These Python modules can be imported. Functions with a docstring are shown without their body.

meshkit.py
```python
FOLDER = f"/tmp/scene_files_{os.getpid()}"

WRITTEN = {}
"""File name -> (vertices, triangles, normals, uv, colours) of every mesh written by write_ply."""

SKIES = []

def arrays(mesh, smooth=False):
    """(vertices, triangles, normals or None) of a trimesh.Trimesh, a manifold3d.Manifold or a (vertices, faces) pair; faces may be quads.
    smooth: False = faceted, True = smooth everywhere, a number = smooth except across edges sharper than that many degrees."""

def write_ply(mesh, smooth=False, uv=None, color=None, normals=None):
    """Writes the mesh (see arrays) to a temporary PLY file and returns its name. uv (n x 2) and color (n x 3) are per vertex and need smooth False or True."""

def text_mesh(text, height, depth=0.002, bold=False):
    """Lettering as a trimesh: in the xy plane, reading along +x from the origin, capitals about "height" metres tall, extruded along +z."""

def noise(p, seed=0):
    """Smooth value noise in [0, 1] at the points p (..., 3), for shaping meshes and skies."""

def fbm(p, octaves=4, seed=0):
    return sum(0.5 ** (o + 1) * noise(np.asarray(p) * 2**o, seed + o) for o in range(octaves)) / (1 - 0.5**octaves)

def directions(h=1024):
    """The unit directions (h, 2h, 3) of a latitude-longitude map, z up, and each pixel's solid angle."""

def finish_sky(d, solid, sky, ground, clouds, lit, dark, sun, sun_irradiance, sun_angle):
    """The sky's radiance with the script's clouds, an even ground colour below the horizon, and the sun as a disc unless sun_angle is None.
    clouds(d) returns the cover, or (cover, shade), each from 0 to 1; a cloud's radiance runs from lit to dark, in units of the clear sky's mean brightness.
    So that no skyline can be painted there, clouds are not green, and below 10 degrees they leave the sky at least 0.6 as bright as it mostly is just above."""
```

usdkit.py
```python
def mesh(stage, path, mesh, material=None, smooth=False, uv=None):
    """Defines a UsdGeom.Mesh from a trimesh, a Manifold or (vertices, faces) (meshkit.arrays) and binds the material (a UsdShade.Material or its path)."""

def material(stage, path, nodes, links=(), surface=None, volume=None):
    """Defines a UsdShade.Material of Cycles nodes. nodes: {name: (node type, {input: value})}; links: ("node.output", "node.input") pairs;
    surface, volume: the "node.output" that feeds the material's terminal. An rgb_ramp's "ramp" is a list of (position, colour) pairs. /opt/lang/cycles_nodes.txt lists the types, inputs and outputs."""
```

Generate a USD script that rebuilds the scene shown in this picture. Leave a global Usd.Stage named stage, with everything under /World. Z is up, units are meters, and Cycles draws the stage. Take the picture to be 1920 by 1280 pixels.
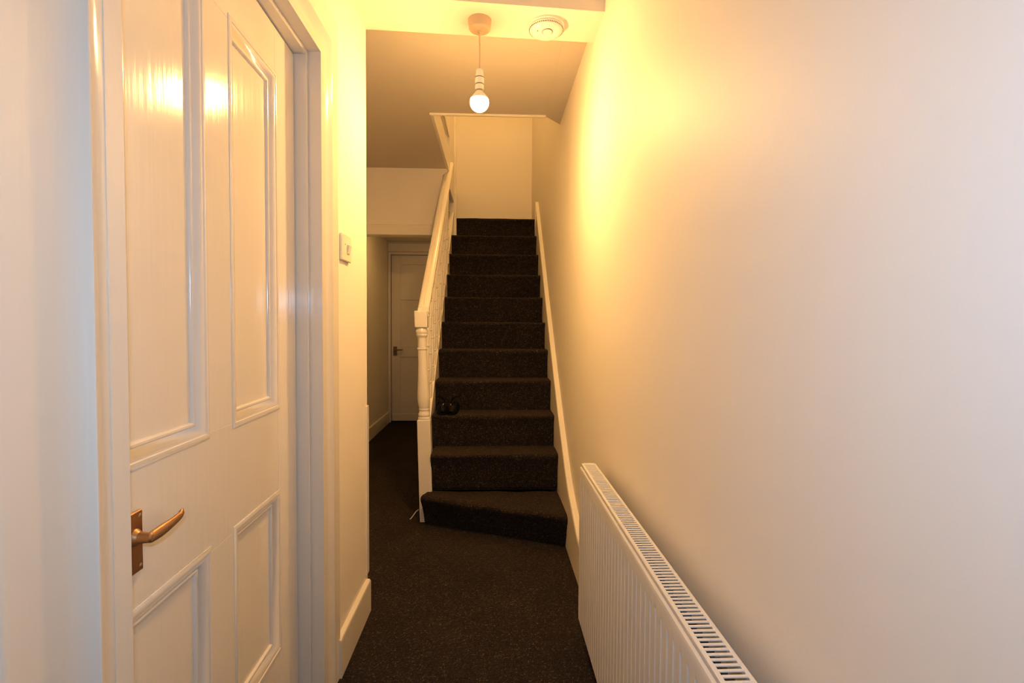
import math
import numpy as np
import trimesh
import shapely.geometry as sg
import manifold3d as m3
import usdkit
from pxr import Usd, UsdGeom, UsdLux, UsdShade, Gf, Sdf

rng = np.random.default_rng(7)
stage = Usd.Stage.CreateInMemory()
UsdGeom.SetStageUpAxis(stage, UsdGeom.Tokens.z)
UsdGeom.SetStageMetersPerUnit(stage, 1.0)
UsdGeom.Xform.Define(stage, '/World')
UsdGeom.Scope.Define(stage, '/World/Looks')

# ------------------------------------------------------------------ camera, light, exposure
EXPOSURE = 0.0
BULB_COLOR = (1.0, 0.565, 0.175)
BULB_STRENGTH = 910.0
LANDING_STRENGTH = 850.0
PASSAGE_FILL_STRENGTH = 34.0  # added fill light for the passage
FLASH_COLOR = (0.46, 0.68, 1.0)
FLASH_INTENSITY = 575.0
YAW, PITCH, ROLL, CAM_H = 0.0372, 0.0322, 0.0057, 1.2
cam = UsdGeom.Camera.Define(stage, '/World/camera')
cy_, sy_, cp_, sp_ = math.cos(YAW), math.sin(YAW), math.cos(PITCH), math.sin(PITCH)
F_ = np.array([sy_ * cp_, cy_ * cp_, -sp_])
R0 = np.array([cy_, -sy_, 0.0])
U0 = np.cross(R0, F_)
R_ = math.cos(ROLL) * R0 + math.sin(ROLL) * U0
U_ = -math.sin(ROLL) * R0 + math.cos(ROLL) * U0
cam.AddTransformOp().Set(Gf.Matrix4d(*R_, 0, *U_, 0, *(-F_), 0, 0, 0, CAM_H, 1))
cam.CreateHorizontalApertureAttr(36.0)
cam.CreateVerticalApertureAttr(24.0)
cam.CreateFocalLengthAttr(960.0 / 1920.0 * 36.0)
cam.CreateClippingRangeAttr(Gf.Vec2f(0.02, 100.0))
cam.CreateExposureAttr(EXPOSURE)
# the flash on top of the camera that lit the near walls with a cooler light
flash = UsdLux.RectLight.Define(stage, '/World/camera_flash')
flash.AddTranslateOp().Set(Gf.Vec3d(0.0, -0.03, 1.335))
flash.AddRotateXOp().Set(90.0)
flash.CreateWidthAttr(0.07)
flash.CreateHeightAttr(0.045)
flash.CreateIntensityAttr(FLASH_INTENSITY)
flash.CreateColorAttr(Gf.Vec3f(*FLASH_COLOR))
flash.CreateNormalizeAttr(False)

# ------------------------------------------------------------------ naming helpers
taken = {}


def numbered(path):
    n = taken.get(path, 0)
    taken[path] = n + 1
    return path if n == 0 else f'{path}_{n:03d}'


def tag(prim, label=None, cat=None, group=None, kind=None):
    for k, v in (('label', label), ('category', cat), ('group', group), ('kind', kind)):
        if v:
            prim.SetCustomDataByKey(k, v)
    return prim


origins = {}


def thing(name, loc, label, cat, group=None, kind=None):
    p = numbered('/World/' + name)
    x = UsdGeom.Xform.Define(stage, p)
    x.AddTranslateOp().Set(Gf.Vec3d(*map(float, loc)))
    origins[p] = np.array(loc, float)
    return tag(x.GetPrim(), label, cat, group, kind)


def arr(mesh):
    if hasattr(mesh, 'to_mesh'):
        m = mesh.to_mesh()
        return np.array(m.vert_properties[:, :3], float), np.array(m.tri_verts, int)
    if isinstance(mesh, tuple):
        v, f = np.asarray(mesh[0], float), np.asarray(mesh[1], int)
        if f.shape[1] == 4:
            f = np.vstack([f[:, [0, 1, 2]], f[:, [0, 2, 3]]])
        return v, f
    return np.array(mesh.vertices, float), np.array(mesh.faces, int)


def join(*ms):
    vs, fs, n = [], [], 0
    for m in ms:
        v, f = arr(m)
        vs.append(v)
        fs.append(f + n)
        n += len(v)
    return np.vstack(vs), np.vstack(fs)


def part(parent, name, mesh, mat, smooth=30, label=None):
    """A mesh given in world coordinates, placed under the prim parent."""
    base = str(parent.GetPath())
    p = numbered(base + '/' + name)
    o = origins[base]
    v, f = arr(mesh)
    m = usdkit.mesh(stage, p, (v - o, f), mat, smooth)
    origins[p] = o
    return tag(m.GetPrim(), label)


def single(name, mesh, mat, label, cat, smooth=30, group=None, kind=None):
    p = numbered('/World/' + name)
    m = usdkit.mesh(stage, p, arr(mesh), mat, smooth)
    origins[p] = np.zeros(3)
    return tag(m.GetPrim(), label, cat, group, kind)


# ------------------------------------------------------------------ mesh helpers
def box(x0, x1, y0, y1, z0, z1, bev=0.0):
    if bev <= 0:
        b = trimesh.creation.box(extents=(x1 - x0, y1 - y0, z1 - z0))
        b.apply_translation(((x0 + x1) / 2, (y0 + y1) / 2, (z0 + z1) / 2))
        return arr(b)
    pts = []
    for sx in (0, 1):
        for sy in (0, 1):
            for sz in (0, 1):
                c = np.array([x1 if sx else x0, y1 if sy else y0, z1 if sz else z0])
                d = np.array([-1 if sx else 1, -1 if sy else 1, -1 if sz else 1]) * bev
                for k in range(3):
                    e = d.copy()
                    e[k] = 0
                    pts.append(c + e)
    h = trimesh.Trimesh(*arr(m3.Manifold.hull_points(np.array(pts))), process=False)
    return arr(h)


def prism(poly, a0, a1, axis):
    """A polygon extruded along an axis. axis 'x': polygon in (y, z); 'y': (x, z); 'z': (x, y)."""
    if not isinstance(poly, sg.Polygon):
        poly = sg.Polygon(poly)
    poly = sg.polygon.orient(poly)
    t = trimesh.creation.extrude_polygon(poly, a1 - a0, engine='earcut')
    v, f = arr(t)
    a, b, c = v[:, 0], v[:, 1], v[:, 2] + a0
    if axis == 'x':
        v = np.c_[c, a, b]
    elif axis == 'y':
        v = np.c_[a, c, b]
        f = f[:, ::-1]
    else:
        v = np.c_[a, b, c]
    return v, f


def lathe(profile, n=32, center=(0, 0, 0)):
    """profile: (radius, z) from the bottom up."""
    pr = np.array(profile, float)
    m = len(pr)
    ang = np.arange(n) * 2 * math.pi / n
    v = np.stack([pr[:, 0][:, None] * np.cos(ang), pr[:, 0][:, None] * np.sin(ang), np.repeat(pr[:, 1][:, None], n, 1)], -1).reshape(-1, 3)
    f = []
    for i in range(m - 1):
        for j in range(n):
            k = (j + 1) % n
            f.append((i * n + j, i * n + k, (i + 1) * n + k, (i + 1) * n + j))
    f = np.array(f)
    f = np.vstack([f[:, [0, 1, 2]], f[:, [0, 2, 3]]])
    v = np.vstack([v, [[0, 0, pr[0, 1]], [0, 0, pr[-1, 1]]]])
    b, t = len(v) - 2, len(v) - 1
    caps = [(b, (j + 1) % n, j) for j in range(n)] + [(t, (m - 1) * n + j, (m - 1) * n + (j + 1) % n) for j in range(n)]
    f = np.vstack([f, caps])
    return v + np.asarray(center, float), f


def tube(points, radii, n=12, flat=1.0, up=None):
    p = np.asarray(points, float)
    t = np.gradient(p, axis=0)
    t /= np.linalg.norm(t, axis=1, keepdims=True)
    ref = np.array([0, 0, 1.0]) if up is None else np.asarray(up, float)
    a = np.cross(t, np.broadcast_to(ref, t.shape))
    bad = np.linalg.norm(a, axis=1) < 1e-3
    a[bad] = np.cross(t[bad], [1.0, 0, 0])
    a /= np.linalg.norm(a, axis=1, keepdims=True)
    b = np.cross(a, t)
    ang = np.arange(n) * 2 * math.pi / n
    r = np.broadcast_to(radii, (len(p),))
    v = p[:, None] + r[:, None, None] * (np.cos(ang)[None, :, None] * a[:, None] * flat + np.sin(ang)[None, :, None] * b[:, None])
    f = []
    for i in range(len(p) - 1):
        for j in range(n):
            k = (j + 1) % n
            f.append((i * n + j, i * n + k, (i + 1) * n + k, (i + 1) * n + j))
    f = np.array(f)
    f = np.vstack([f[:, [0, 1, 2]], f[:, [0, 2, 3]]])
    v = np.vstack([v.reshape(-1, 3), p[:1], p[-1:]])
    q = len(v) - 2
    caps = [(q, (j + 1) % n, j) for j in range(n)] + [(q + 1, (len(p) - 1) * n + j, (len(p) - 1) * n + (j + 1) % n) for j in range(n)]
    return v, np.vstack([f, caps])[:, ::-1]


def frame(profile, y0, y1, z0, z1, x0, closed=True, sign=1, flip=False, plane='x'):
    """A mitred moulding round a rectangle in a plane; profile: (outward offset, height off the plane); sign: which way the plane faces."""
    rings = []
    for u, w in profile:
        if closed:
            r = [(y0 - u, z0 - u), (y0 - u, z1 + u), (y1 + u, z1 + u), (y1 + u, z0 - u)]
        else:
            r = [(y0 - u, z0), (y0 - u, z1 + u), (y1 + u, z1 + u), (y1 + u, z0)]
        rings.append([(x0 + sign * w, a, b) for a, b in r])
    v = np.array(rings).reshape(-1, 3)
    f = []
    segs = 4 if closed else 3
    for i in range(len(profile) - 1):
        for s in range(segs):
            k = (s + 1) % 4
            q = (i * 4 + s, i * 4 + k, (i + 1) * 4 + k, (i + 1) * 4 + s)
            f.append(q if sign > 0 else q[::-1])
    v, f = arr((v, np.array(f)))
    if plane == 'y':
        v = v[:, [1, 0, 2]]
        f = f[:, ::-1]
    return v, f[:, ::-1] if flip else f


def loft(rows):
    """rows: a list of equally long point rows; a grid surface."""
    g = np.array(rows, float)
    m, n = g.shape[:2]
    f = [(i * n + j, i * n + j + 1, (i + 1) * n + j + 1, (i + 1) * n + j) for i in range(m - 1) for j in range(n - 1)]
    return arr((g.reshape(-1, 3), np.array(f)))


# ------------------------------------------------------------------ materials
L = '/World/Looks/'


def plain(name, color, rough=0.5, spec=0.5, bump=None, metallic=0.0, **kw):
    """bump: (scale vector, distance, strength)"""
    nodes = {'p': ('principled_bsdf', {'base_color': color, 'roughness': rough, 'specular_ior_level': spec, 'metallic': metallic, **kw})}
    links = []
    if bump:
        sc, dist, st = bump
        nodes['g'] = ('geometry', {})
        nodes['m'] = ('mapping', {'scale': sc})
        nodes['n'] = ('noise_texture', {'scale': 1.0, 'detail': 3.0, 'roughness': 0.55})
        nodes['b'] = ('bump', {'distance': dist, 'strength': st})
        links = [('g.position', 'm.vector'), ('m.vector', 'n.vector'), ('n.fac', 'b.height'), ('b.normal', 'p.normal')]
    return usdkit.material(stage, L + name, nodes, links, surface='p.BSDF')


WALL = plain('wall_paint', (0.86, 0.80, 0.71), 0.55, 0.35, ((60, 60, 60), 0.0015, 0.25))
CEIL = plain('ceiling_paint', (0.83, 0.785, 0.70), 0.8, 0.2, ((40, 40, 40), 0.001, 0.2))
CEIL2 = plain('ceiling_darker_beige', (0.66, 0.59, 0.51), 0.85, 0.2, ((40, 40, 40), 0.001, 0.2))  # darker beige than the other ceilings
GLOSS = plain('gloss_paint', (0.84, 0.78, 0.67), 0.14, 0.5, ((55, 55, 3.0), 0.0016, 0.35))
STAIRP = plain('satin_paint', (0.84, 0.78, 0.68), 0.25, 0.5, ((30, 30, 30), 0.001, 0.15))
RADP = plain('radiator_enamel', (0.80, 0.77, 0.71), 0.28, 0.5)
RADIN = plain('radiator_inside_shade', (0.07, 0.05, 0.04), 0.7, 0.2)  # colour darkened so the gaps between the slats look shaded
ROSEP = plain('yellowed_plastic', (0.58, 0.44, 0.30), 0.4, 0.4)
DULL = plain('dull_metal', (0.20, 0.14, 0.09), 0.5, 0.4)
PLASTIC = plain('cream_plastic', (0.80, 0.74, 0.62), 0.35, 0.5)
WPLASTIC = plain('white_plastic', (0.82, 0.80, 0.75), 0.3, 0.5)
DARKLINE = plain('dark_plastic', (0.08, 0.07, 0.06), 0.5, 0.3)
VENT = plain('grey_vent', (0.22, 0.19, 0.13), 0.6, 0.3)
BRASS = plain('aged_brass', (0.34, 0.175, 0.085), 0.42, 0.5, ((90, 90, 90), 0.001, 0.2), metallic=0.85)
BRASSL = plain('worn_brass', (0.44, 0.25, 0.125), 0.42, 0.5, metallic=0.85)
STEEL = plain('screw_steel', (0.45, 0.40, 0.36), 0.4, 0.5, metallic=1.0)
SHOE = plain('black_leather', (0.0035, 0.0035, 0.004), 0.5, 0.12)
BUCKLE = plain('silver_buckle', (0.75, 0.75, 0.75), 0.2, 0.5, metallic=1.0)
CABLE = plain('pale_cable', (0.6, 0.55, 0.48), 0.5, 0.3)
BULBM = usdkit.material(stage, L + 'lit_bulb', {'e': ('emission', {'color': BULB_COLOR, 'strength': BULB_STRENGTH})}, [], surface='e.emission')
CARPET = usdkit.material(stage, L + 'dark_carpet', {
    'g': ('geometry', {}),
    'v': ('voronoi_texture', {'scale': 215.0, 'randomness': 0.75}),
    'sep': ('separate_color', {}),
    'n2': ('noise_texture', {'scale': 3.5, 'detail': 4.0}),
    'r': ('rgb_ramp', {'ramp': [(0.0, (0.012, 0.0095, 0.0088)), (0.5, (0.0185, 0.0142, 0.0128)), (0.80, (0.028, 0.0212, 0.0178)), (0.94, (0.048, 0.036, 0.0275)), (1.0, (0.105, 0.080, 0.058))]}),
    'r2': ('rgb_ramp', {'ramp': [(0.3, (0.82, 0.82, 0.82)), (0.7, (1.15, 1.1, 1.05))]}),
    'mx': ('mix_color', {'blend_type': 'multiply', 'fac': 1.0, 'use_clamp': False}),
    'b': ('bump', {'distance': 0.005, 'strength': 0.9, 'invert': True}),
    'p': ('principled_bsdf', {'roughness': 0.95, 'specular_ior_level': 0.1, 'sheen_weight': 0.05, 'sheen_roughness': 0.6, 'sheen_tint': (0.8, 0.6, 0.45)}),
}, [('g.position', 'n2.vector'), ('g.position', 'v.vector'), ('v.color', 'sep.color'), ('sep.r', 'r.fac'), ('n2.fac', 'r2.fac'),
    ('r.color', 'mx.a'), ('r2.color', 'mx.b'), ('mx.result', 'p.base_color'), ('v.distance', 'b.height'), ('b.normal', 'p.normal')], surface='p.BSDF')

# ------------------------------------------------------------------ the setting
XR, XL, XP = 0.4237, -0.5263, -1.28           # right wall, hall left wall, passage left wall
YB, YC, YBAND, YFAR, YEND = -1.3, 2.158, 4.314, 5.73, 6.31
ZS, ZC, ZTOP = 2.4026, 2.4932, 4.95
FL, SLOPE = (3.0675, 0.4155), 0.2011 / 0.2113

single('floor', box(XP - 0.12, XR + 0.1, YB, YEND + 0.1, -0.06, 0.0), CARPET, 'dark brown loop-pile carpet covering the hall and passage floor', 'carpet floor', kind='structure')
single('wall_right', box(XR, XR + 0.12, YB, YFAR + 0.12, 0.0, ZTOP), WALL, 'long bare cream wall on the right above the radiator and stairs', 'wall', kind='structure')
D0, D1, DZ = 0.741, 1.530, 1.982              # door opening inside the stops: y range and top
hole = sg.box(D0 - 0.045, -0.1, D1 + 0.045, DZ + 0.045)
single('wall_left', prism(sg.box(YB, 0.0, YC, 2.75).difference(hole), XL - 0.17, XL, 'x'), WALL, 'cream hall wall on the left around the panelled door', 'wall', kind='structure')
single('wall_return', box(XP - 0.12, XL - 0.17, YC - 0.15, YC, 0.0, 2.75), WALL, 'return wall closing the passage beside the hall wall', 'wall', kind='structure')
single('wall_passage', box(XP - 0.12, XP, YC, YEND + 0.12, 0.0, 2.75), WALL, 'dim left wall of the passage beside the stairs', 'wall', kind='structure')
P0, P1, PZ = -1.245, -0.50, 2.045             # passage door opening
single('wall_end', prism(sg.box(XP, 0.0, -0.30, 2.3).difference(sg.box(P0 - 0.02, -0.1, P1 + 0.02, PZ + 0.02)), YEND, YEND + 0.12, 'y'), WALL,
       'dim end wall of the passage around the far door', 'wall', kind='structure')
single('wall_lintel', prism([(XP, 1.955), (-0.424, 1.955), (-0.424, 2.44), (-0.386, 2.47), (-0.386, 2.60), (XP, 2.60)], YBAND, YBAND + 0.10, 'y'), WALL, 'wall above the low opening to the passage behind the handrail', 'wall', kind='structure')
single('wall_lobby', box(-0.425, -0.30, YFAR - 0.1, YEND, 0.0, 2.3), WALL, 'short side wall between the passage end and the stairs', 'wall', kind='structure')
far = sg.box(-0.425, 0.0, XR, ZTOP).union(sg.box(XP - 0.12, 2.3, XR, ZTOP))
single('wall_far', prism(far, YFAR, YFAR + 0.12, 'y'), WALL, 'cream wall at the head of the stairs', 'wall', kind='structure')
single('wall_back', box(XL - 0.1, XR + 0.1, YB - 0.1, YB, 0.0, 2.75), WALL, 'wall behind the camera closing the hall', 'wall', kind='structure')
single('wall_landing_side', box(XP - 0.12, XP, 2.0, YFAR + 0.12, 2.75, ZTOP), WALL, 'side wall of the upper landing', 'wall', kind='structure')
single('wall_landing_front', box(XP, XR, 2.0, 2.1, 2.75, ZTOP), WALL, 'front wall of the upper landing', 'wall', kind='structure')
single('ceiling_landing', box(XP - 0.12, XR + 0.1, 2.0, YFAR + 0.12, ZTOP, ZTOP + 0.05), CEIL, 'ceiling above the stairwell and upper landing', 'ceiling', kind='structure')
single('ceiling_hall', box(XL - 0.1, XR + 0.1, YB, 2.05, 2.70, 2.75), CEIL, 'front hall ceiling this side of the beam', 'ceiling', kind='structure')
beam = [(XL, 1.920), (XR, 1.990), (XR, 2.206), (XL, 2.151)]
single('ceiling_beam', prism(beam, ZS, 2.75, 'z'), CEIL, 'plastered beam across the hall carrying the bare bulb and smoke alarm', 'beam', kind='structure')
opening = sg.Polygon([(-0.383, 3.205), (0.320, 3.205), (XR + 0.01, 3.34), (XR + 0.01, 9), (-0.383, 9)])
cpoly = sg.Polygon([(XP, YC), (XL, YC), (XL, 2.151), (XR, 2.206), (XR, 9), (-0.383, 9), (-0.383, YBAND), (XP, YBAND)]).difference(opening)
cpoly = max(getattr(cpoly, 'geoms', [cpoly]), key=lambda g: g.area)
single('ceiling', prism(cpoly, ZC, 2.67, 'z'), CEIL2, 'darker beige ceiling beyond the beam, cut away over the stairs', 'ceiling', kind='structure')
single('ceiling_lobby', box(XP, -0.43, YBAND + 0.10, YEND, 2.20, 2.28), CEIL, 'low ceiling over the passage end', 'ceiling', kind='structure')
landing_poly = sg.box(XP, 2.1, -0.40, 3.9)
single('floor_landing', box(XP, -0.44, YBAND + 0.1, YFAR, 2.60, 2.67), CARPET, 'upper landing floor out of sight above the passage', 'landing floor', kind='structure')

# ceiling joint strip beside the stairwell and white edge bead of the opening
t = thing('trim_1', (0, 3.2, ZC), 'thin white bead along the near edge of the stairwell opening', 'edge trim', kind='structure')
part(t, 'bead', box(-0.395, 0.322, 3.190, 3.206, ZC - 0.012, ZC + 0.01, 0.003), GLOSS)
t = thing('trim_2', (0.31, 2.8, ZC), 'flat board joint in the ceiling close to the right wall', 'ceiling strip', kind='structure')
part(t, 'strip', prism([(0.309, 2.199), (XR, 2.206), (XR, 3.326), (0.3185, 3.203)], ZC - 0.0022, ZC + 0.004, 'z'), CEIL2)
single('trim_3', box(XL - 0.003, XL + 0.0055, YC - 0.03, YC + 0.008, 0.15, 0.86, 0.002), GLOSS, 'low painted corner guard on the end of the hall wall', 'corner guard', kind='structure')
t = thing('trim_4', (-0.75, YBAND, 1.94), 'pale lintel board under the wall above the passage opening', 'lintel board', kind='structure')
part(t, 'board', box(XP, -0.424, YBAND - 0.012, YBAND + 0.11, 1.942, 2.028, 0.004), STAIRP)

# skirtings
sk = [(0, 0), (0.020, 0), (0.020, 0.124), (0.0165, 0.131), (0.011, 0.134), (0, 0.134)]
single('baseboard_left', prism([(XL + a, b) for a, b in sk], 1.716, 2.135, 'y'), GLOSS, 'short white skirting board between the panelled door frame and the wall corner', 'skirting board', kind='structure')
single('baseboard_passage', prism([(XP + a, b) for a, b in sk], YC, YEND, 'y'), STAIRP, 'dim skirting board along the passage left wall', 'skirting board', kind='structure')


def nose(y):
    return FL[1] + SLOPE * (y - FL[0])


XS = 0.3985                                   # face of the wall string
ctrl = np.array([(YB, 0.165), (1.2, 0.167), (2.05, 0.172), (2.321, 0.212), (2.463, 0.268), (2.643, 0.348), (2.809, 0.466), (3.128, 0.726), (3.676, nose(3.676) + 0.225), (4.88, nose(4.88) + 0.225)])
from scipy.interpolate import PchipInterpolator
ys = np.concatenate([[YB, 1.0], np.linspace(1.8, 3.7, 40), [4.88]])
top = PchipInterpolator(ctrl[:, 0], ctrl[:, 1])(ys)
low = [(4.88, nose(4.88) - 0.18), (3.2, 0.0)]


def string_section(y, z):
    # section from the face foot up over a rounded, back-sloping top
    return [(XS, z - 0.022), (XS - 0.006, z - 0.016), (XS - 0.006, z - 0.006), (XS - 0.002, z), (XR, z + 0.002)]


rows = [[(XS, y, max(0.0, nose(y) - 0.2) if y > 3.3 else 0.0)] + [(a, y, b) for a, b in string_section(y, z)] for y, z in zip(ys, top)]
cap_end = prism(np.array([(XS, nose(4.88) - 0.2), (XR, nose(4.88) - 0.2), (XR, top[-1] + 0.002), (XS - 0.006, top[-1] - 0.004)]), 4.876, 4.8805, 'y')
v_, f_ = loft(rows)
single('baseboard_right', join((v_, f_), cap_end), STAIRP, 'cream skirting rising into the wall string along the right of the stairs', 'skirting and wall string', smooth=35, kind='structure')

# ------------------------------------------------------------------ door frame (lining, stop, architrave)
XD = -0.580                                   # face of the door
t = thing('trim_5', (XL, 1.11, 0), 'glossy white moulded frame round the panelled door on the left', 'door frame', kind='structure')
LN = 0.012                                    # lining set back behind the stop
for y0, y1 in ((D0 - LN - 0.033, D0 - LN), (D1 + LN, D1 + LN + 0.033)):
    part(t, 'jamb', box(XL - 0.17, XL + 0.020, y0, y1, 0.0, DZ + LN + 0.033), GLOSS)
part(t, 'head', box(XL - 0.17, XL + 0.020, D0 - LN, D1 + LN, DZ + LN, DZ + LN + 0.033), GLOSS)
XSTOP = -0.5435
for y0, y1, xa in ((D0 - LN, D0, XD + 0.026), (D1, D1 + LN, XD - 0.02)):
    part(t, 'stop', box(xa, XSTOP, y0, y1, 0.0, DZ, 0.0015), GLOSS)
part(t, 'stop', box(XD - 0.02, XSTOP, D0 - LN, D1 + LN, DZ, DZ + LN, 0.0015), GLOSS)
AO = 0.006                                    # architrave set back from the lining edge
aprof = [(LN + AO, 0.0), (LN + AO, 0.019), (LN + AO + 0.002, 0.0199), (LN + AO + 0.008, 0.0199), (LN + AO + 0.0100, 0.0190), (LN + AO + 0.0115, 0.0187), (LN + AO + 0.020, 0.0188), (LN + AO + 0.030, 0.0192), (LN + AO + 0.038, 0.0202), (LN + AO + 0.046, 0.0222), (LN + AO + 0.054, 0.0254), (LN + AO + 0.061, 0.0288),
         (LN + AO + 0.065, 0.0302), (LN + AO + 0.067, 0.0290), (LN + AO + 0.070, 0.0240), (LN + AO + 0.076, 0.0190), (LN + AO + 0.086, 0.0145), (LN + AO + 0.098, 0.0118), (LN + AO + 0.125, 0.011),
         (LN + AO + 0.165, 0.012), (LN + AO + 0.176, 0.013), (LN + AO + 0.179, 0.011), (LN + AO + 0.180, 0.0)]
part(t, 'architrave', frame(aprof, D0, D1, 0.0, DZ, XL, closed=False, flip=True), GLOSS, smooth=40)

# ------------------------------------------------------------------ the panelled door
t = thing('door_1', (XD, D1, 0.0), 'glossy white four-panelled door with a brass lever handle on the left', 'door', kind='structure')
UsdGeom.Xformable(t).AddRotateZOp().Set(1.65)   # pushed to, not quite shut: the handle side stands a little proud
T = 0.040
E0, E1, EZ = D0 - 0.015, D1 - 0.0025, DZ - 0.004
CM = (D0 + D1) / 2
cols = [(0.784, 1.038), (1.135, 1.399)]       # outside of the panel mouldings
rowsz = [(0.970, 1.862), (0.308, 0.752)]
hy = 0.040                                    # moulding width
G = 0.0004
xs_ = (XD - T, XD)
oy = [(a + 0.012, b - 0.012) for a, b in cols]  # opening in the framework, covered by the mouldings
oz = [(a + 0.012, b - 0.012) for a, b in rowsz]
part(t, 'stile', box(*xs_, E0, oy[0][0] - G, 0.008, EZ, 0.0008), GLOSS)
part(t, 'stile', box(*xs_, oy[1][1] + G, E1, 0.008, EZ, 0.0008), GLOSS)
part(t, 'rail', box(*xs_, oy[0][0], oy[1][1], oz[0][1], EZ, 0.0006), GLOSS)
part(t, 'rail', box(*xs_, oy[0][0], oy[1][1], oz[1][1], oz[0][0], 0.0006), GLOSS)
part(t, 'rail', box(*xs_, oy[0][0], oy[1][1], 0.008, oz[1][0], 0.0006), GLOSS)
for z0, z1 in oz:
    part(t, 'muntin', box(*xs_, oy[0][1], oy[1][0], z0, z1, 0.0006), GLOSS)
mprof = [(0.0, 0.0), (0.0, 0.0012), (-0.003, 0.0030), (-0.007, 0.0034), (-0.011, 0.0026), (-0.0125, 0.0010), (-0.0145, 0.0008), (-0.019, 0.0002), (-0.025, -0.0045), (-0.029, -0.0095), (-0.0305, -0.0100), (-0.033, -0.0085), (-0.0365, -0.0090), (-0.039, -0.0115), (-0.040, -0.016)]
for (a, b), (ozy0, ozy1) in zip(cols, oy):
    for (c, d), (ozz0, ozz1) in zip(rowsz, oz):
        pn = part(t, 'panel', box(XD - 0.030, XD - 0.015, ozy0 + 0.0005, ozy1 - 0.0005, ozz0 + 0.0005, ozz1 - 0.0005), GLOSS)
        part(pn, 'moulding', frame(mprof, a, b, c, d, XD), GLOSS, smooth=35)
# lever handle
hp = part(t, 'handle', box(XD, XD + 0.005, 0.786, 0.8250, 0.809, 0.906, 0.0018), BRASS, label='aged brass backplate and lever')
ROT = np.array([[0, 0, 1.0], [0, 1, 0], [-1, 0, 0]])


def xlathe(profile, center, n=24):
    v, f = lathe(profile, n)
    return v @ ROT.T + np.asarray(center, float), f


part(hp, 'rose', xlathe([(0.0135, 0.0), (0.0135, 0.003), (0.0115, 0.006), (0.0092, 0.009), (0.0082, 0.018), (0.0080, 0.026), (0.005, 0.0285)], (XD + 0.004, 0.8045, 0.867)), BRASSL)
ss = np.linspace(0, 1, 26)
lev = np.c_[XD + 0.0275 + 0.003 * np.sin(ss * 3.1), 0.7985 + ss * 0.095, 0.866 + 0.006 * ss + 0.008 * np.clip((ss - 0.88) / 0.12, 0, 1) ** 2]
lr = 0.0084 + 0.0014 * np.sin(np.clip(ss / 0.6, 0, 1) * math.pi * 0.8) - 0.0030 * np.clip((ss - 0.35) / 0.65, 0, 1)
lr[0], lr[1], lr[-1] = 0.0045, 0.0070, 0.0022
part(hp, 'lever', tube(lev, lr, 16, flat=0.62), BRASSL, smooth=60, label='worn brass lever curling up at the tip')
for zz in (0.897, 0.818):
    part(hp, 'screw', xlathe([(0.0036, 0.0), (0.0036, 0.0006), (0.002, 0.0014)], (XD + 0.0048, 0.8180, zz), 14), STEEL)

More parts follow.
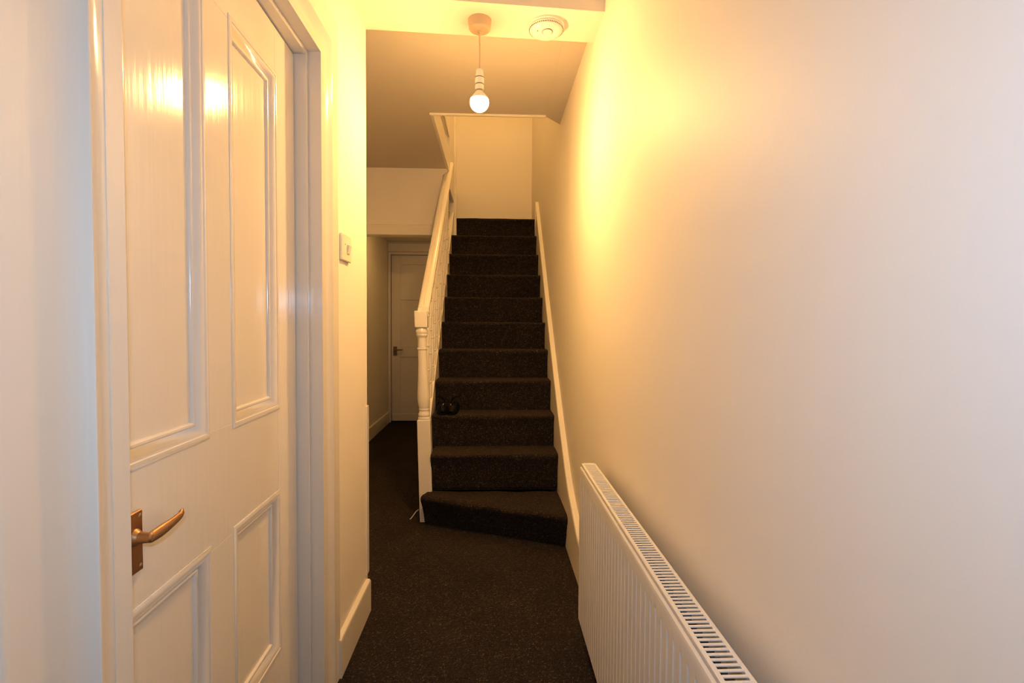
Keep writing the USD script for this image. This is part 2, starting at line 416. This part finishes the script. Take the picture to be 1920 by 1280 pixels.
# ------------------------------------------------------------------ passage door
t = thing('door_2', (-0.87, YEND, 0.0), 'dim panelled door at the far end of the passage', 'door', kind='structure')
FY = YEND + 0.02
part(t, 'stile', box(P0, P0 + 0.112, FY, FY + 0.04, 0.01, PZ, 0.002), STAIRP)
part(t, 'stile', box(P1 - 0.112, P1, FY, FY + 0.04, 0.01, PZ, 0.002), STAIRP)
for z0, z1 in ((1.93, PZ), (1.50, 1.56), (0.80, 0.93), (0.01, 0.27)):
    part(t, 'rail', box(P0 + 0.112, P1 - 0.112, FY, FY + 0.04, z0, z1, 0.002), STAIRP)
for z0, z1 in ((1.56, 1.93), (0.93, 1.50), (0.27, 0.80)):
    part(t, 'panel', box(P0 + 0.112, P1 - 0.112, FY + 0.012, FY + 0.028, z0, z1), STAIRP)
part(t, 'weatherboard', box(P0 + 0.01, P1 - 0.01, FY - 0.016, FY, 0.012, 0.10, 0.004), STAIRP)
h2 = part(t, 'handle', box(-1.222, -1.177, FY - 0.007, FY, 0.815, 0.928, 0.0015), DULL, label='dull metal lever handle on a short backplate')
part(h2, 'lever', tube([(-1.20, FY - 0.045, 0.885), (-1.17, FY - 0.047, 0.886), (-1.13, FY - 0.045, 0.888), (-1.10, FY - 0.042, 0.890)], [0.008, 0.009, 0.008, 0.006], 10), DULL)
part(h2, 'spindle', tube([(-1.198, FY - 0.006, 0.885), (-1.198, FY - 0.025, 0.885), (-1.198, FY - 0.047, 0.885)], 0.008, 10, up=(1, 0, 0)), DULL)
t = thing('trim_6', (-0.87, YEND, 0.0), 'plain door casing round the passage door with a deep head board', 'door frame', kind='structure')
cp = [(0.0, 0.0), (0.0, 0.016), (0.004, 0.018), (0.030, 0.016), (0.033, 0.0)]
part(t, 'casing', frame(cp, P0 - 0.001, P1 + 0.001, 0.0, PZ + 0.001, YEND, closed=False, sign=-1, plane='y', flip=True), STAIRP)
part(t, 'head_board', box(P0 - 0.033, P1 + 0.03, YEND - 0.026, YEND, PZ + 0.036, PZ + 0.135, 0.003), STAIRP)

# ------------------------------------------------------------------ staircase
st = thing('staircase', (0.0, 3.07, 0.0), 'straight flight of dark carpeted stairs with a cream turned balustrade', 'staircase')
SX0, SX1 = -0.389, XS
GO, RI, N = 0.2113, 0.2011, 11
NX = 28


def carpet_step(i):
    y, z = FL[0] + (i - 2) * GO, FL[1] + (i - 2) * RI
    yb = y + GO + 0.03 if i < N else YFAR
    x0 = -0.372 if i == 2 else SX0
    pr = [(yb, z - 0.001), (y + 0.10, z + 0.001), (y + 0.03, z)]
    r = 0.017
    for a in np.linspace(90, 215, 8):
        pr.append((y + r + r * math.cos(math.radians(a)), z - r + r * math.sin(math.radians(a))))
    pr += [(y + 0.015, z - 0.055), (y + 0.022, z - 0.10), (y + 0.026, z - RI - 0.004)]
    rows = []
    for k, (a, b) in enumerate(pr):
        row = []
        for j in range(NX):
            x = x0 + (SX1 - x0) * j / (NX - 1)
            n = 0.0022 * math.sin(7.1 * x + 2.3 * i + 0.4 * k) + 0.0014 * math.sin(23 * x + 1.7 * i)
            w = 0.0 if k in (0, len(pr) - 1) else 1.0
            row.append((x, a + n * w * 1.2, b + n * w * 0.7))
        rows.append(row)
    v, f = loft(rows)
    back = box(x0 + 0.002, SX1 - 0.002, y + 0.032, yb, z - RI - 0.02, z - 0.006)
    return join((v, f), back)


def first_step():
    zt = 0.192
    left = [(-0.391, 3.10, zt - 0.006), (-0.398, 3.06, zt - 0.003), (-0.412, 3.015, zt), (-0.418, 2.998, zt - 0.004), (-0.4205, 2.990, zt - 0.013), (-0.4205, 2.990, zt - 0.024), (-0.419, 2.996, zt - 0.036),
            (-0.414, 3.024, zt - 0.075), (-0.410, 3.055, zt - 0.13), (-0.407, 3.078, 0.0)]
    right = [(XS, 3.10, zt - 0.012), (XS, 2.92, zt - 0.004), (XS, 2.70, zt), (XS, 2.672, zt - 0.004), (XS, 2.657, zt - 0.013), (XS, 2.655, zt - 0.024), (XS, 2.66, zt - 0.036), (XS, 2.68, zt - 0.075), (XS, 2.70, zt - 0.13), (XS, 2.727, 0.0)]
    rows = []
    for k, (a, b) in enumerate(zip(left, right)):
        a, b = np.array(a), np.array(b)
        rows.append([a + (b - a) * j / (NX - 1) + (0, 0.003 * math.sin(j * 0.9 + k * 0.3), 0.0 if k == len(left) - 1 else 0.0025 * math.sin(j * 0.6)) for j in range(NX)])
    v, f = loft(rows)
    # left end cheek
    pl = np.array(left)
    c = len(pl)
    cheek = (np.vstack([pl, [(-0.391, 3.10, 0.0)]]), np.array([(c, k + 1, k) for k in range(c - 1)]))
    inner = prism([(-0.385, 3.095), (0.39, 2.745), (0.39, 3.10), (-0.385, 3.10)], 0.0, zt - 0.03, 'z')
    return join((v, f), cheek, inner)


part(st, 'step', first_step(), CARPET, smooth=50)
for i in range(2, N + 1):
    part(st, 'step', carpet_step(i), CARPET, smooth=50)

# closed outer string
YT = 4.96


def sx(y):
    return -0.394 + (y - 3.16) * 0.0055


def ribbon(prof, y0, y1, zoff, xc, n=12):
    """A profile (dx, dz) swept up the pitch line from y0 to y1."""
    rows = []
    for y in np.linspace(y0, y1, n):
        rows.append([(xc(y) + a, y, nose(y) + zoff + b) for a, b in prof])
    v, f = loft(rows)
    m = len(prof)
    c0 = np.array([(0, k + 1, k) for k in range(1, m - 2)])
    c1 = np.array([((n - 1) * m, (n - 1) * m + k, (n - 1) * m + k + 1) for k in range(1, m - 2)])
    return v, np.vstack([f, c0, c1])


sp = [(0.0, -0.30), (0.0, -0.012), (0.004, -0.008), (0.004, -0.003), (0.0, 0.0), (-0.034, 0.0), (-0.034, -0.30), (0.0, -0.30)]
part(st, 'string', ribbon(sp, 3.13, YT, 0.060, sx), STAIRP, smooth=30)


def hx(y):
    return -0.424 + (y - 3.12) * 0.030


def rail_z(y):
    return 1.272 + SLOPE * (y - 3.10)


hr = [(-0.030, -0.052), (-0.030, -0.026), (-0.034, -0.020), (-0.034, -0.010), (-0.030, -0.003), (-0.020, 0.002), (-0.010, 0.004), (-0.006, 0.0035), (-0.004, 0.000), (-0.002, 0.0035), (0.004, 0.004), (0.018, 0.002), (0.029, -0.003), (0.034, -0.010), (0.034, -0.020), (0.030, -0.026), (0.030, -0.052), (-0.030, -0.052)]
part(st, 'handrail', ribbon(hr, 3.13, 4.50, rail_z(3.1) - nose(3.1), hx, 16), STAIRP, smooth=40)

# newel post, leaning very slightly
nz = lambda lo, hi, w, b=0.003: box(-w / 2, w / 2, -w / 2, w / 2, lo, hi, b)
turn = [(0.030, 0.618), (0.0365, 0.622), (0.038, 0.630), (0.036, 0.638), (0.033, 0.641), (0.0365, 0.646), (0.0365, 0.655), (0.032, 0.662), (0.029, 0.672), (0.0285, 0.676), (0.0315, 0.680), (0.0315, 0.687), (0.0285, 0.690),
        (0.033, 0.705), (0.0365, 0.728), (0.0378, 0.752), (0.0368, 0.785), (0.0335, 0.830), (0.030, 0.890), (0.0275, 0.960), (0.0262, 1.040), (0.0265, 1.046), (0.0308, 1.049), (0.0315, 1.053), (0.0308, 1.057), (0.0265, 1.060),
        (0.0262, 1.066), (0.0258, 1.115), (0.0275, 1.122), (0.031, 1.127), (0.0345, 1.133), (0.035, 1.139), (0.033, 1.144), (0.0355, 1.149), (0.0365, 1.156), (0.0355, 1.163), (0.033, 1.167), (0.031, 1.176), (0.028, 1.182)]
nw = join(nz(0.0, 0.622, 0.079), lathe(turn, 28), nz(1.180, 1.282, 0.077, 0.005))
v, f = nw
v = v.copy()
v[:, 0] += -0.399 - 0.0285 * v[:, 2]
v[:, 1] += 3.126
part(st, 'newel_post', (v, f), STAIRP, smooth=35)

# turned balusters
LB = 0.705
bt = [(0.0185, 0.0), (0.0185, 0.075), (0.012, 0.080), (0.0165, 0.086), (0.0165, 0.092), (0.011, 0.097), (0.015, 0.130), (0.0172, 0.165), (0.016, 0.205), (0.0125, 0.250), (0.0115, 0.268), (0.0165, 0.272), (0.0165, 0.279), (0.0115, 0.283),
      (0.013, 0.310), (0.0135, 0.350), (0.013, 0.392), (0.0115, 0.418), (0.0165, 0.422), (0.0165, 0.429), (0.0115, 0.433), (0.0125, 0.450), (0.016, 0.495), (0.0172, 0.535), (0.015, 0.570), (0.011, 0.603), (0.0165, 0.608), (0.0165, 0.614), (0.012, 0.620), (0.0185, 0.626), (0.0185, LB + 0.02)]
yb = 3.235
while yb < 4.47:
    z0 = nose(yb) + 0.060
    zt = rail_z(yb) - 0.050
    pr = [(r, (z * (zt - z0) / LB if z < LB else zt - z0) + (0.0 if z > 0 else -0.012)) for r, z in bt]
    part(st, 'baluster', lathe(pr, 12, (hx(yb) * 0.5 + (sx(yb) - 0.017) * 0.5 + 0.002, yb, z0)), STAIRP, smooth=40)
    yb += 0.1045
sw = prism([(3.165, 0.0), (YFAR, 0.0), (YFAR, 2.2), (5.0, 2.2), (YT, nose(YT) - 0.10), (3.165, nose(3.165) - 0.10)], -0.424, -0.402, 'x')
single('wall_stair', sw, STAIRP, 'painted spandrel wall under the stairs along the passage', 'wall', kind='structure')

# ------------------------------------------------------------------ landing balustrade above
lb = st
part(lb, 'landing_fascia', box(-0.395, -0.374, 3.206, 4.44, ZC - 0.004, 2.668, 0.003), STAIRP)
part(lb, 'landing_rail', box(-0.430, -0.405, 3.206, 4.44, 2.64, 2.82), STAIRP)
part(lb, 'landing_board', box(-0.398, -0.378, 3.206, 4.93, 2.80, 3.62, 0.002), STAIRP)
part(lb, 'landing_post', box(-0.398, -0.374, 4.44, 4.93, 2.36, 2.80, 0.002), STAIRP)
nt = [(0.030, 2.44), (0.036, 2.46), (0.030, 2.49), (0.024, 2.52), (0.033, 2.55), (0.033, 2.58), (0.026, 2.62), (0.034, 2.75), (0.037, 2.86), (0.030, 3.00), (0.027, 3.10), (0.035, 3.12), (0.035, 3.15), (0.028, 3.18), (0.036, 3.20), (0.036, 3.23), (0.027, 3.26),
      (0.034, 3.30), (0.036, 3.34), (0.030, 3.40), (0.036, 3.43), (0.030, 3.47)]
part(lb, 'newel_post', join(box(-0.427, -0.355, 4.96, 5.032, 1.95, 2.455, 0.003), lathe(nt, 20, (-0.391, 4.996, 0)), box(-0.427, -0.355, 4.96, 5.032, 3.46, 3.64, 0.004)), STAIRP, smooth=35)

# ------------------------------------------------------------------ radiator
r0 = thing('radiator', (0.36, 1.0, 0.086), 'long cream convector radiator with a slatted top grille under the right wall', 'radiator')
RY0, RY1, RZ0, RZ1 = 0.262, 1.872, 0.086, 0.680
RX = 0.3237
zl = np.concatenate([[RZ0, RZ0 + 0.006, RZ0 + 0.020, RZ0 + 0.030, RZ0 + 0.045], np.linspace(RZ0 + 0.09, RZ1 - 0.09, 4), [RZ1 - 0.052, RZ1 - 0.040, RZ1 - 0.014, RZ1 - 0.006, RZ1 - 0.002, RZ1]])
zdep = {RZ0: 0.010, RZ0 + 0.006: 0.002}
PT = 0.0333
npan = int(round((RY1 - RY0) / PT))
yy = []
for k in range(npan):
    b = RY0 + k * (RY1 - RY0) / npan
    w = (RY1 - RY0) / npan
    yy += [(b, 0), (b + w * 0.36, 0), (b + w * 0.46, 1), (b + w * 0.54, 1), (b + w * 0.64, 0)]
yy.append((RY1, 0))
rows = []
for z in zl:
    row = []
    for y, fl in yy:
        flute = 0.0050 * fl if RZ0 + 0.028 < z < RZ1 - 0.045 else 0.0
        if z < RZ0 + 0.001:
            d = 0.011
        elif z < RZ0 + 0.007:
            d = 0.004 + 0.003 * fl
        elif z > RZ1 - 0.001:
            d = 0.012
        elif z > RZ1 - 0.0045:
            d = 0.006
        elif z > RZ1 - 0.009:
            d = 0.002
        else:
            d = 0.0
        row.append((RX + d + flute, y, z - (0.004 * fl if z < RZ0 + 0.007 else 0)))
    rows.append(row)
v, f = loft(rows)
v2 = v.copy()
v2[:, 0] = RX + 0.0125
nf = len(v)
R_n, C_n = len(zl), len(yy)
side = []
for c in (0, C_n - 1):
    for i in range(R_n - 1):
        a, b = i * C_n + c, (i + 1) * C_n + c
        q = (a, b, b + nf, a + nf)
        side += [(q[0], q[1], q[2]), (q[0], q[2], q[3])]
panel = (np.vstack([v, v2]), np.vstack([f[:, ::-1], f + nf, np.array(side)]))
part(r0, 'panel', panel, RADP, smooth=25, label='fluted front panel')
part(r0, 'convector', join(*[box(RX + 0.016, RX + 0.056, y, y + 0.004, RZ0 + 0.03, RZ1 - 0.03) for y in np.arange(RY0 + 0.03, RY1 - 0.03, 0.025)], box(RX + 0.045, RX + 0.052, RY0 + 0.02, RY1 - 0.02, RZ0 + 0.02, RZ1 - 0.035)), RADIN, smooth=False, label='ribbed convector inside, colour darkened as shade')
GX0, GX1, GZ = RX + 0.0050, RX + 0.0585, RZ1 + 0.010
part(r0, 'side_cover', box(RX + 0.014, GX1 - 0.001, RY1 - 0.006, RY1 - 0.003, RZ0 + 0.03, GZ - 0.003), RADP)
part(r0, 'side_cover', box(RX + 0.014, GX1 - 0.001, RY0 + 0.003, RY0 + 0.006, RZ0 + 0.03, GZ - 0.003), RADP)
g = part(r0, 'grille', join(box(GX0, GX0 + 0.0085, RY0 + 0.001, RY1 + 0.001, GZ - 0.010, GZ, 0.0015), box(GX1 - 0.0075, GX1, RY0 + 0.001, RY1 + 0.001, GZ - 0.010, GZ, 0.0015),
                            box(GX0, GX1, RY1 - 0.008, RY1 + 0.001, GZ - 0.009, GZ, 0.0015), box(GX0, GX1, RY0 + 0.001, RY0 + 0.010, GZ - 0.009, GZ, 0.0015)), RADP, label='slatted top grille')
PG = 0.0125
y = RY1 - 0.0145
while y > RY0 + 0.012:
    part(g, 'slat', box(GX0 + 0.007, GX1 - 0.006, y - 0.0031, y + 0.0031, GZ - 0.0030, GZ - 0.0005, 0.0008), RADP)
    y -= PG
for yv in (RY0 + 0.25, RY1 - 0.25):
    part(r0, 'bracket', box(RX + 0.052, XR - 0.001, yv - 0.015, yv + 0.015, 0.30, 0.56), RADP)

# ------------------------------------------------------------------ pendant light
BX, BY, BZ = -0.058, 2.068, 2.089
pl = thing('pendant_light', (BX, BY, ZS), 'bare lit bulb on a short flex hanging from a cream ceiling rose', 'pendant light')
part(pl, 'ceiling_rose', lathe([(0.010, ZS - 0.043), (0.030, ZS - 0.0415), (0.039, ZS - 0.038), (0.0425, ZS - 0.032), (0.0465, ZS - 0.004), (0.0465, ZS)], 40, (BX, BY, 0)), ROSEP, smooth=40)
part(pl, 'flex', tube([(BX - 0.001, BY, ZS - 0.040), (BX + 0.0005, BY, ZS - 0.10), (BX, BY, ZS - 0.16), (BX, BY, 2.19)], 0.0032, 8, up=(1, 0, 0)), ROSEP)
part(pl, 'cord_grip', lathe([(0.0075, ZS - 0.048), (0.009, ZS - 0.041)], 16, (BX, BY, 0)), ROSEP)
hd = part(pl, 'lamp_holder', lathe([(0.0165, 2.132), (0.0175, 2.136), (0.0175, 2.150), (0.0168, 2.1515), (0.0168, 2.1535), (0.0180, 2.155), (0.0180, 2.177), (0.0170, 2.1785), (0.0170, 2.180), (0.0160, 2.182), (0.0145, 2.206), (0.0110, 2.211), (0.004, 2.213)], 28, (BX, BY, 0)), WPLASTIC, smooth=35)
part(hd, 'ring', lathe([(0.0176, 2.1775), (0.0182, 2.179), (0.0176, 2.1805)], 28, (BX, BY, 0)), DARKLINE)
part(hd, 'ring', lathe([(0.0172, 2.151), (0.0180, 2.1525), (0.0172, 2.154)], 28, (BX, BY, 0)), DARKLINE)
part(pl, 'bulb_cap', lathe([(0.0125, 2.112), (0.0125, 2.136)], 20, (BX, BY, 0)), STEEL)
bb = [(0.004, -0.0372)] + [(0.0375 * math.cos(a), 0.0375 * math.sin(a)) for a in np.radians(np.linspace(-82, 18, 20))]
bc = [(0.0355, 0.0118), (0.0335, 0.0165), (0.0295, 0.023), (0.0235, 0.030), (0.018, 0.038), (0.0145, 0.043)]
part(pl, 'bulb_collar', lathe([(r, BZ - 0.006 + z) for r, z in bc], 28, (BX, BY, 0)), WPLASTIC, smooth=60)
part(pl, 'bulb', lathe([(r, BZ - 0.006 + z) for r, z in bb], 28, (BX, BY, 0)), BULBM, smooth=60, label='glowing warm bulb')

# the landing's own bulb, hanging upstairs out of view, that lights the head of the stairs
QX, QY, QZ = -0.02, 4.05, 4.20
LANDM = usdkit.material(stage, L + 'landing_bulb', {'e': ('emission', {'color': BULB_COLOR, 'strength': LANDING_STRENGTH})}, [], surface='e.emission')
p2 = thing('pendant_light', (QX, QY, ZTOP), 'bare bulb hanging over the upper landing, out of sight above the stairs', 'pendant light')
part(p2, 'ceiling_rose', lathe([(0.010, ZTOP - 0.043), (0.039, ZTOP - 0.038), (0.0465, ZTOP - 0.004), (0.0465, ZTOP)], 24, (QX, QY, 0)), PLASTIC, smooth=40)
part(p2, 'flex', tube([(QX, QY, ZTOP - 0.04), (QX, QY, ZTOP - 0.3), (QX, QY, QZ + 0.11)], 0.0032, 8, up=(1, 0, 0)), PLASTIC)
part(p2, 'lamp_holder', lathe([(0.0165, QZ + 0.043), (0.018, QZ + 0.09), (0.011, QZ + 0.122)], 20, (QX, QY, 0)), WPLASTIC, smooth=35)
part(p2, 'bulb', lathe([(r, QZ - 0.006 + z) for r, z in bb], 20, (QX, QY, 0)), LANDM, smooth=60)

# added fill light, unseen behind the lintel, that brightens the dark passage
OX, OY = -0.80, 5.15
FILLM = usdkit.material(stage, L + 'added_fill', {'e': ('emission', {'color': BULB_COLOR, 'strength': PASSAGE_FILL_STRENGTH})}, [], surface='e.emission')
p3 = thing('added_passage_light', (OX, OY, 2.20), 'added dim glowing disc behind the lintel that brightens the passage', 'added light')
part(p3, 'base', lathe([(0.085, 2.180), (0.090, 2.184), (0.090, 2.20)], 28, (OX, OY, 0)), WPLASTIC, smooth=35)
part(p3, 'fill_glow', lathe([(0.02, 2.150), (0.055, 2.156), (0.075, 2.167), (0.080, 2.181)], 28, (OX, OY, 0)), FILLM, smooth=60)

# ------------------------------------------------------------------ smoke alarm
AX, AY = 0.208, 2.090
sa = thing('smoke_alarm', (AX, AY, ZS), 'round white smoke alarm on the beam beside the ceiling rose', 'smoke alarm')
part(sa, 'base', lathe([(0.070, ZS - 0.0105), (0.0735, ZS - 0.007), (0.0735, ZS)], 56, (AX, AY, 0)), WPLASTIC, smooth=40)
part(sa, 'cover', lathe([(0.020, ZS - 0.0375), (0.040, ZS - 0.0365), (0.050, ZS - 0.034), (0.060, ZS - 0.028), (0.0675, ZS - 0.020), (0.0700, ZS - 0.0145), (0.0690, ZS - 0.0115)], 56, (AX, AY, 0)), WPLASTIC, smooth=40)
for k in range(52):
    a = 2 * math.pi * k / 52
    c, s_ = math.cos(a), math.sin(a)
    v, f = box(-0.0014, 0.0014, -0.0021, 0.0021, -0.0018, 0.0018)
    v = np.c_[v[:, 0] * c - v[:, 1] * s_ + AX + 0.0675 * c, v[:, 0] * s_ + v[:, 1] * c + AY + 0.0675 * s_, v[:, 2] + ZS - 0.0196]
    part(sa, 'vent_slot', (v, f), VENT, smooth=False)
ta = np.linspace(0, 2 * math.pi, 41)
BX2, BY2 = AX + 0.003, AY - 0.022
part(sa, 'button_ring', tube(np.c_[BX2 + 0.0205 * np.cos(ta), BY2 + 0.0205 * np.sin(ta), np.full(41, ZS - 0.0368)], 0.0015, 6), VENT, smooth=60)
part(sa, 'test_button', lathe([(0.014, ZS - 0.0405), (0.0182, ZS - 0.0395), (0.0190, ZS - 0.034)], 32, (BX2, BY2, 0)), WPLASTIC, smooth=40)
part(sa, 'indicator', lathe([(0.002, ZS - 0.0378), (0.003, ZS - 0.035)], 10, (AX - 0.036, AY - 0.024, 0)), VENT)

# ------------------------------------------------------------------ light switch
ls = thing('light_switch', (XL, 1.835, 1.466), 'square cream light switch on the wall beside the door frame', 'light switch')
part(ls, 'plate', join(box(XL, XL + 0.006, 1.782, 1.888, 1.422, 1.512, 0.001), box(XL + 0.004, XL + 0.0105, 1.780, 1.890, 1.420, 1.514, 0.003)), PLASTIC)
v, f = box(-0.005, 0.005, -0.013, 0.013, -0.016, 0.016, 0.0015)
a = math.radians(-14)
v = np.c_[v[:, 0] * math.cos(a) - v[:, 2] * math.sin(a) + XL + 0.0125, v[:, 1] + 1.848, v[:, 0] * math.sin(a) + v[:, 2] * math.cos(a) + 1.464]
part(ls, 'rocker', (v, f), PLASTIC)
part(ls, 'screw', xlathe([(0.0035, 0.0), (0.0035, 0.0008), (0.002, 0.0014)], (XL + 0.0103, 1.815, 1.478), 12), STEEL)

# ------------------------------------------------------------------ pair of shoes on the third tread
def shoe(cx, yaw, label, mirror):
    zt = FL[1] + RI + 0.0025
    s = thing('shoe', (cx, 3.41, zt), label, 'shoe')
    ca, sa_ = math.cos(yaw), math.sin(yaw)

    def place(vf):
        v, f = arr(vf)
        x, y = v[:, 0] * mirror, v[:, 1]
        w = np.c_[x * ca - y * sa_ + cx, x * sa_ + y * ca + 3.41, v[:, 2] + zt]
        return w, (f if mirror > 0 else f[:, ::-1])
    # toe towards the camera (-y), heel at +y
    us = np.linspace(0, 1, 22)
    width = 0.033 * np.sqrt(np.clip(1 - ((us - 0.30) / 0.32) ** 2, 0, 1)) * (us < 0.30) + (us >= 0.30) * (0.033 - 0.011 * np.clip((us - 0.3) / 0.5, 0, 1))
    width = np.maximum(width, 0.010)
    width[-1] = 0.016
    yl = -0.115 + 0.215 * us
    outline = [(w, y) for w, y in zip(width, yl)] + [(-w, y) for w, y in zip(width[::-1], yl[::-1])]
    part(s, 'sole', place(prism(outline, 0.0, 0.010, 'z')), SHOE)
    rows = []
    for u, w, y in zip(us, width, yl):
        h = 0.052 * (1 - ((u - 0.30) / 0.36) ** 2) if u < 0.30 else 0.052 + 0.050 * (u - 0.30)
        h = max(h, 0.014)
        op = u > 0.42                               # the foot opening: low sides only
        row = []
        for a in np.linspace(0, math.pi, 15):
            px_ = (w + 0.001) * math.cos(a)
            pz_ = h * math.sin(a) ** 0.75
            if op and abs(math.cos(a)) < 0.8:
                pz_ = 0.012
            row.append((px_, y, 0.008 + pz_))
        rows.append(row)
    v, f = loft(rows)
    part(s, 'upper', place(join((v, f), (v - [0, 0, 0.001], f[:, ::-1]))), SHOE, smooth=50)
    part(s, 'heel', place(box(-0.020, 0.020, 0.062, 0.100, 0.010, 0.050, 0.006)), SHOE)
    tt = np.linspace(0, 1, 16)
    strap = np.c_[0.024 - 0.030 * tt - 0.030 * tt ** 2, 0.030 - 0.055 * tt, 0.064 + 0.060 * np.sin(tt * 1.5) - 0.018 * tt]
    part(s, 'strap', place(tube(strap, 0.0058, 8, flat=0.7, up=(0, 1, 0))), SHOE, smooth=60)
    part(s, 'buckle', place(tube([(0.004, -0.080, 0.056), (0.010, -0.066, 0.063), (0.012, -0.054, 0.065)], [0.002, 0.0040, 0.002], 8)), BUCKLE, smooth=60, label='small shiny buckle')
    return s


shoe(-0.340, math.radians(8), 'black strappy shoe next to the newel side on the third stair', 1)
shoe(-0.258, math.radians(-6), 'black strappy shoe further from the balusters on the third stair', -1)

# pale cable end beside the newel
single('cable', tube([(-0.455, 3.155, 0.055), (-0.470, 3.150, 0.045), (-0.487, 3.142, 0.022), (-0.500, 3.135, 0.006), (-0.505, 3.130, 0.004)], 0.0035, 8, up=(0, 1, 0)), CABLE, 'short pale cable end lying on the dark carpet behind the newel post', 'cable', smooth=60)
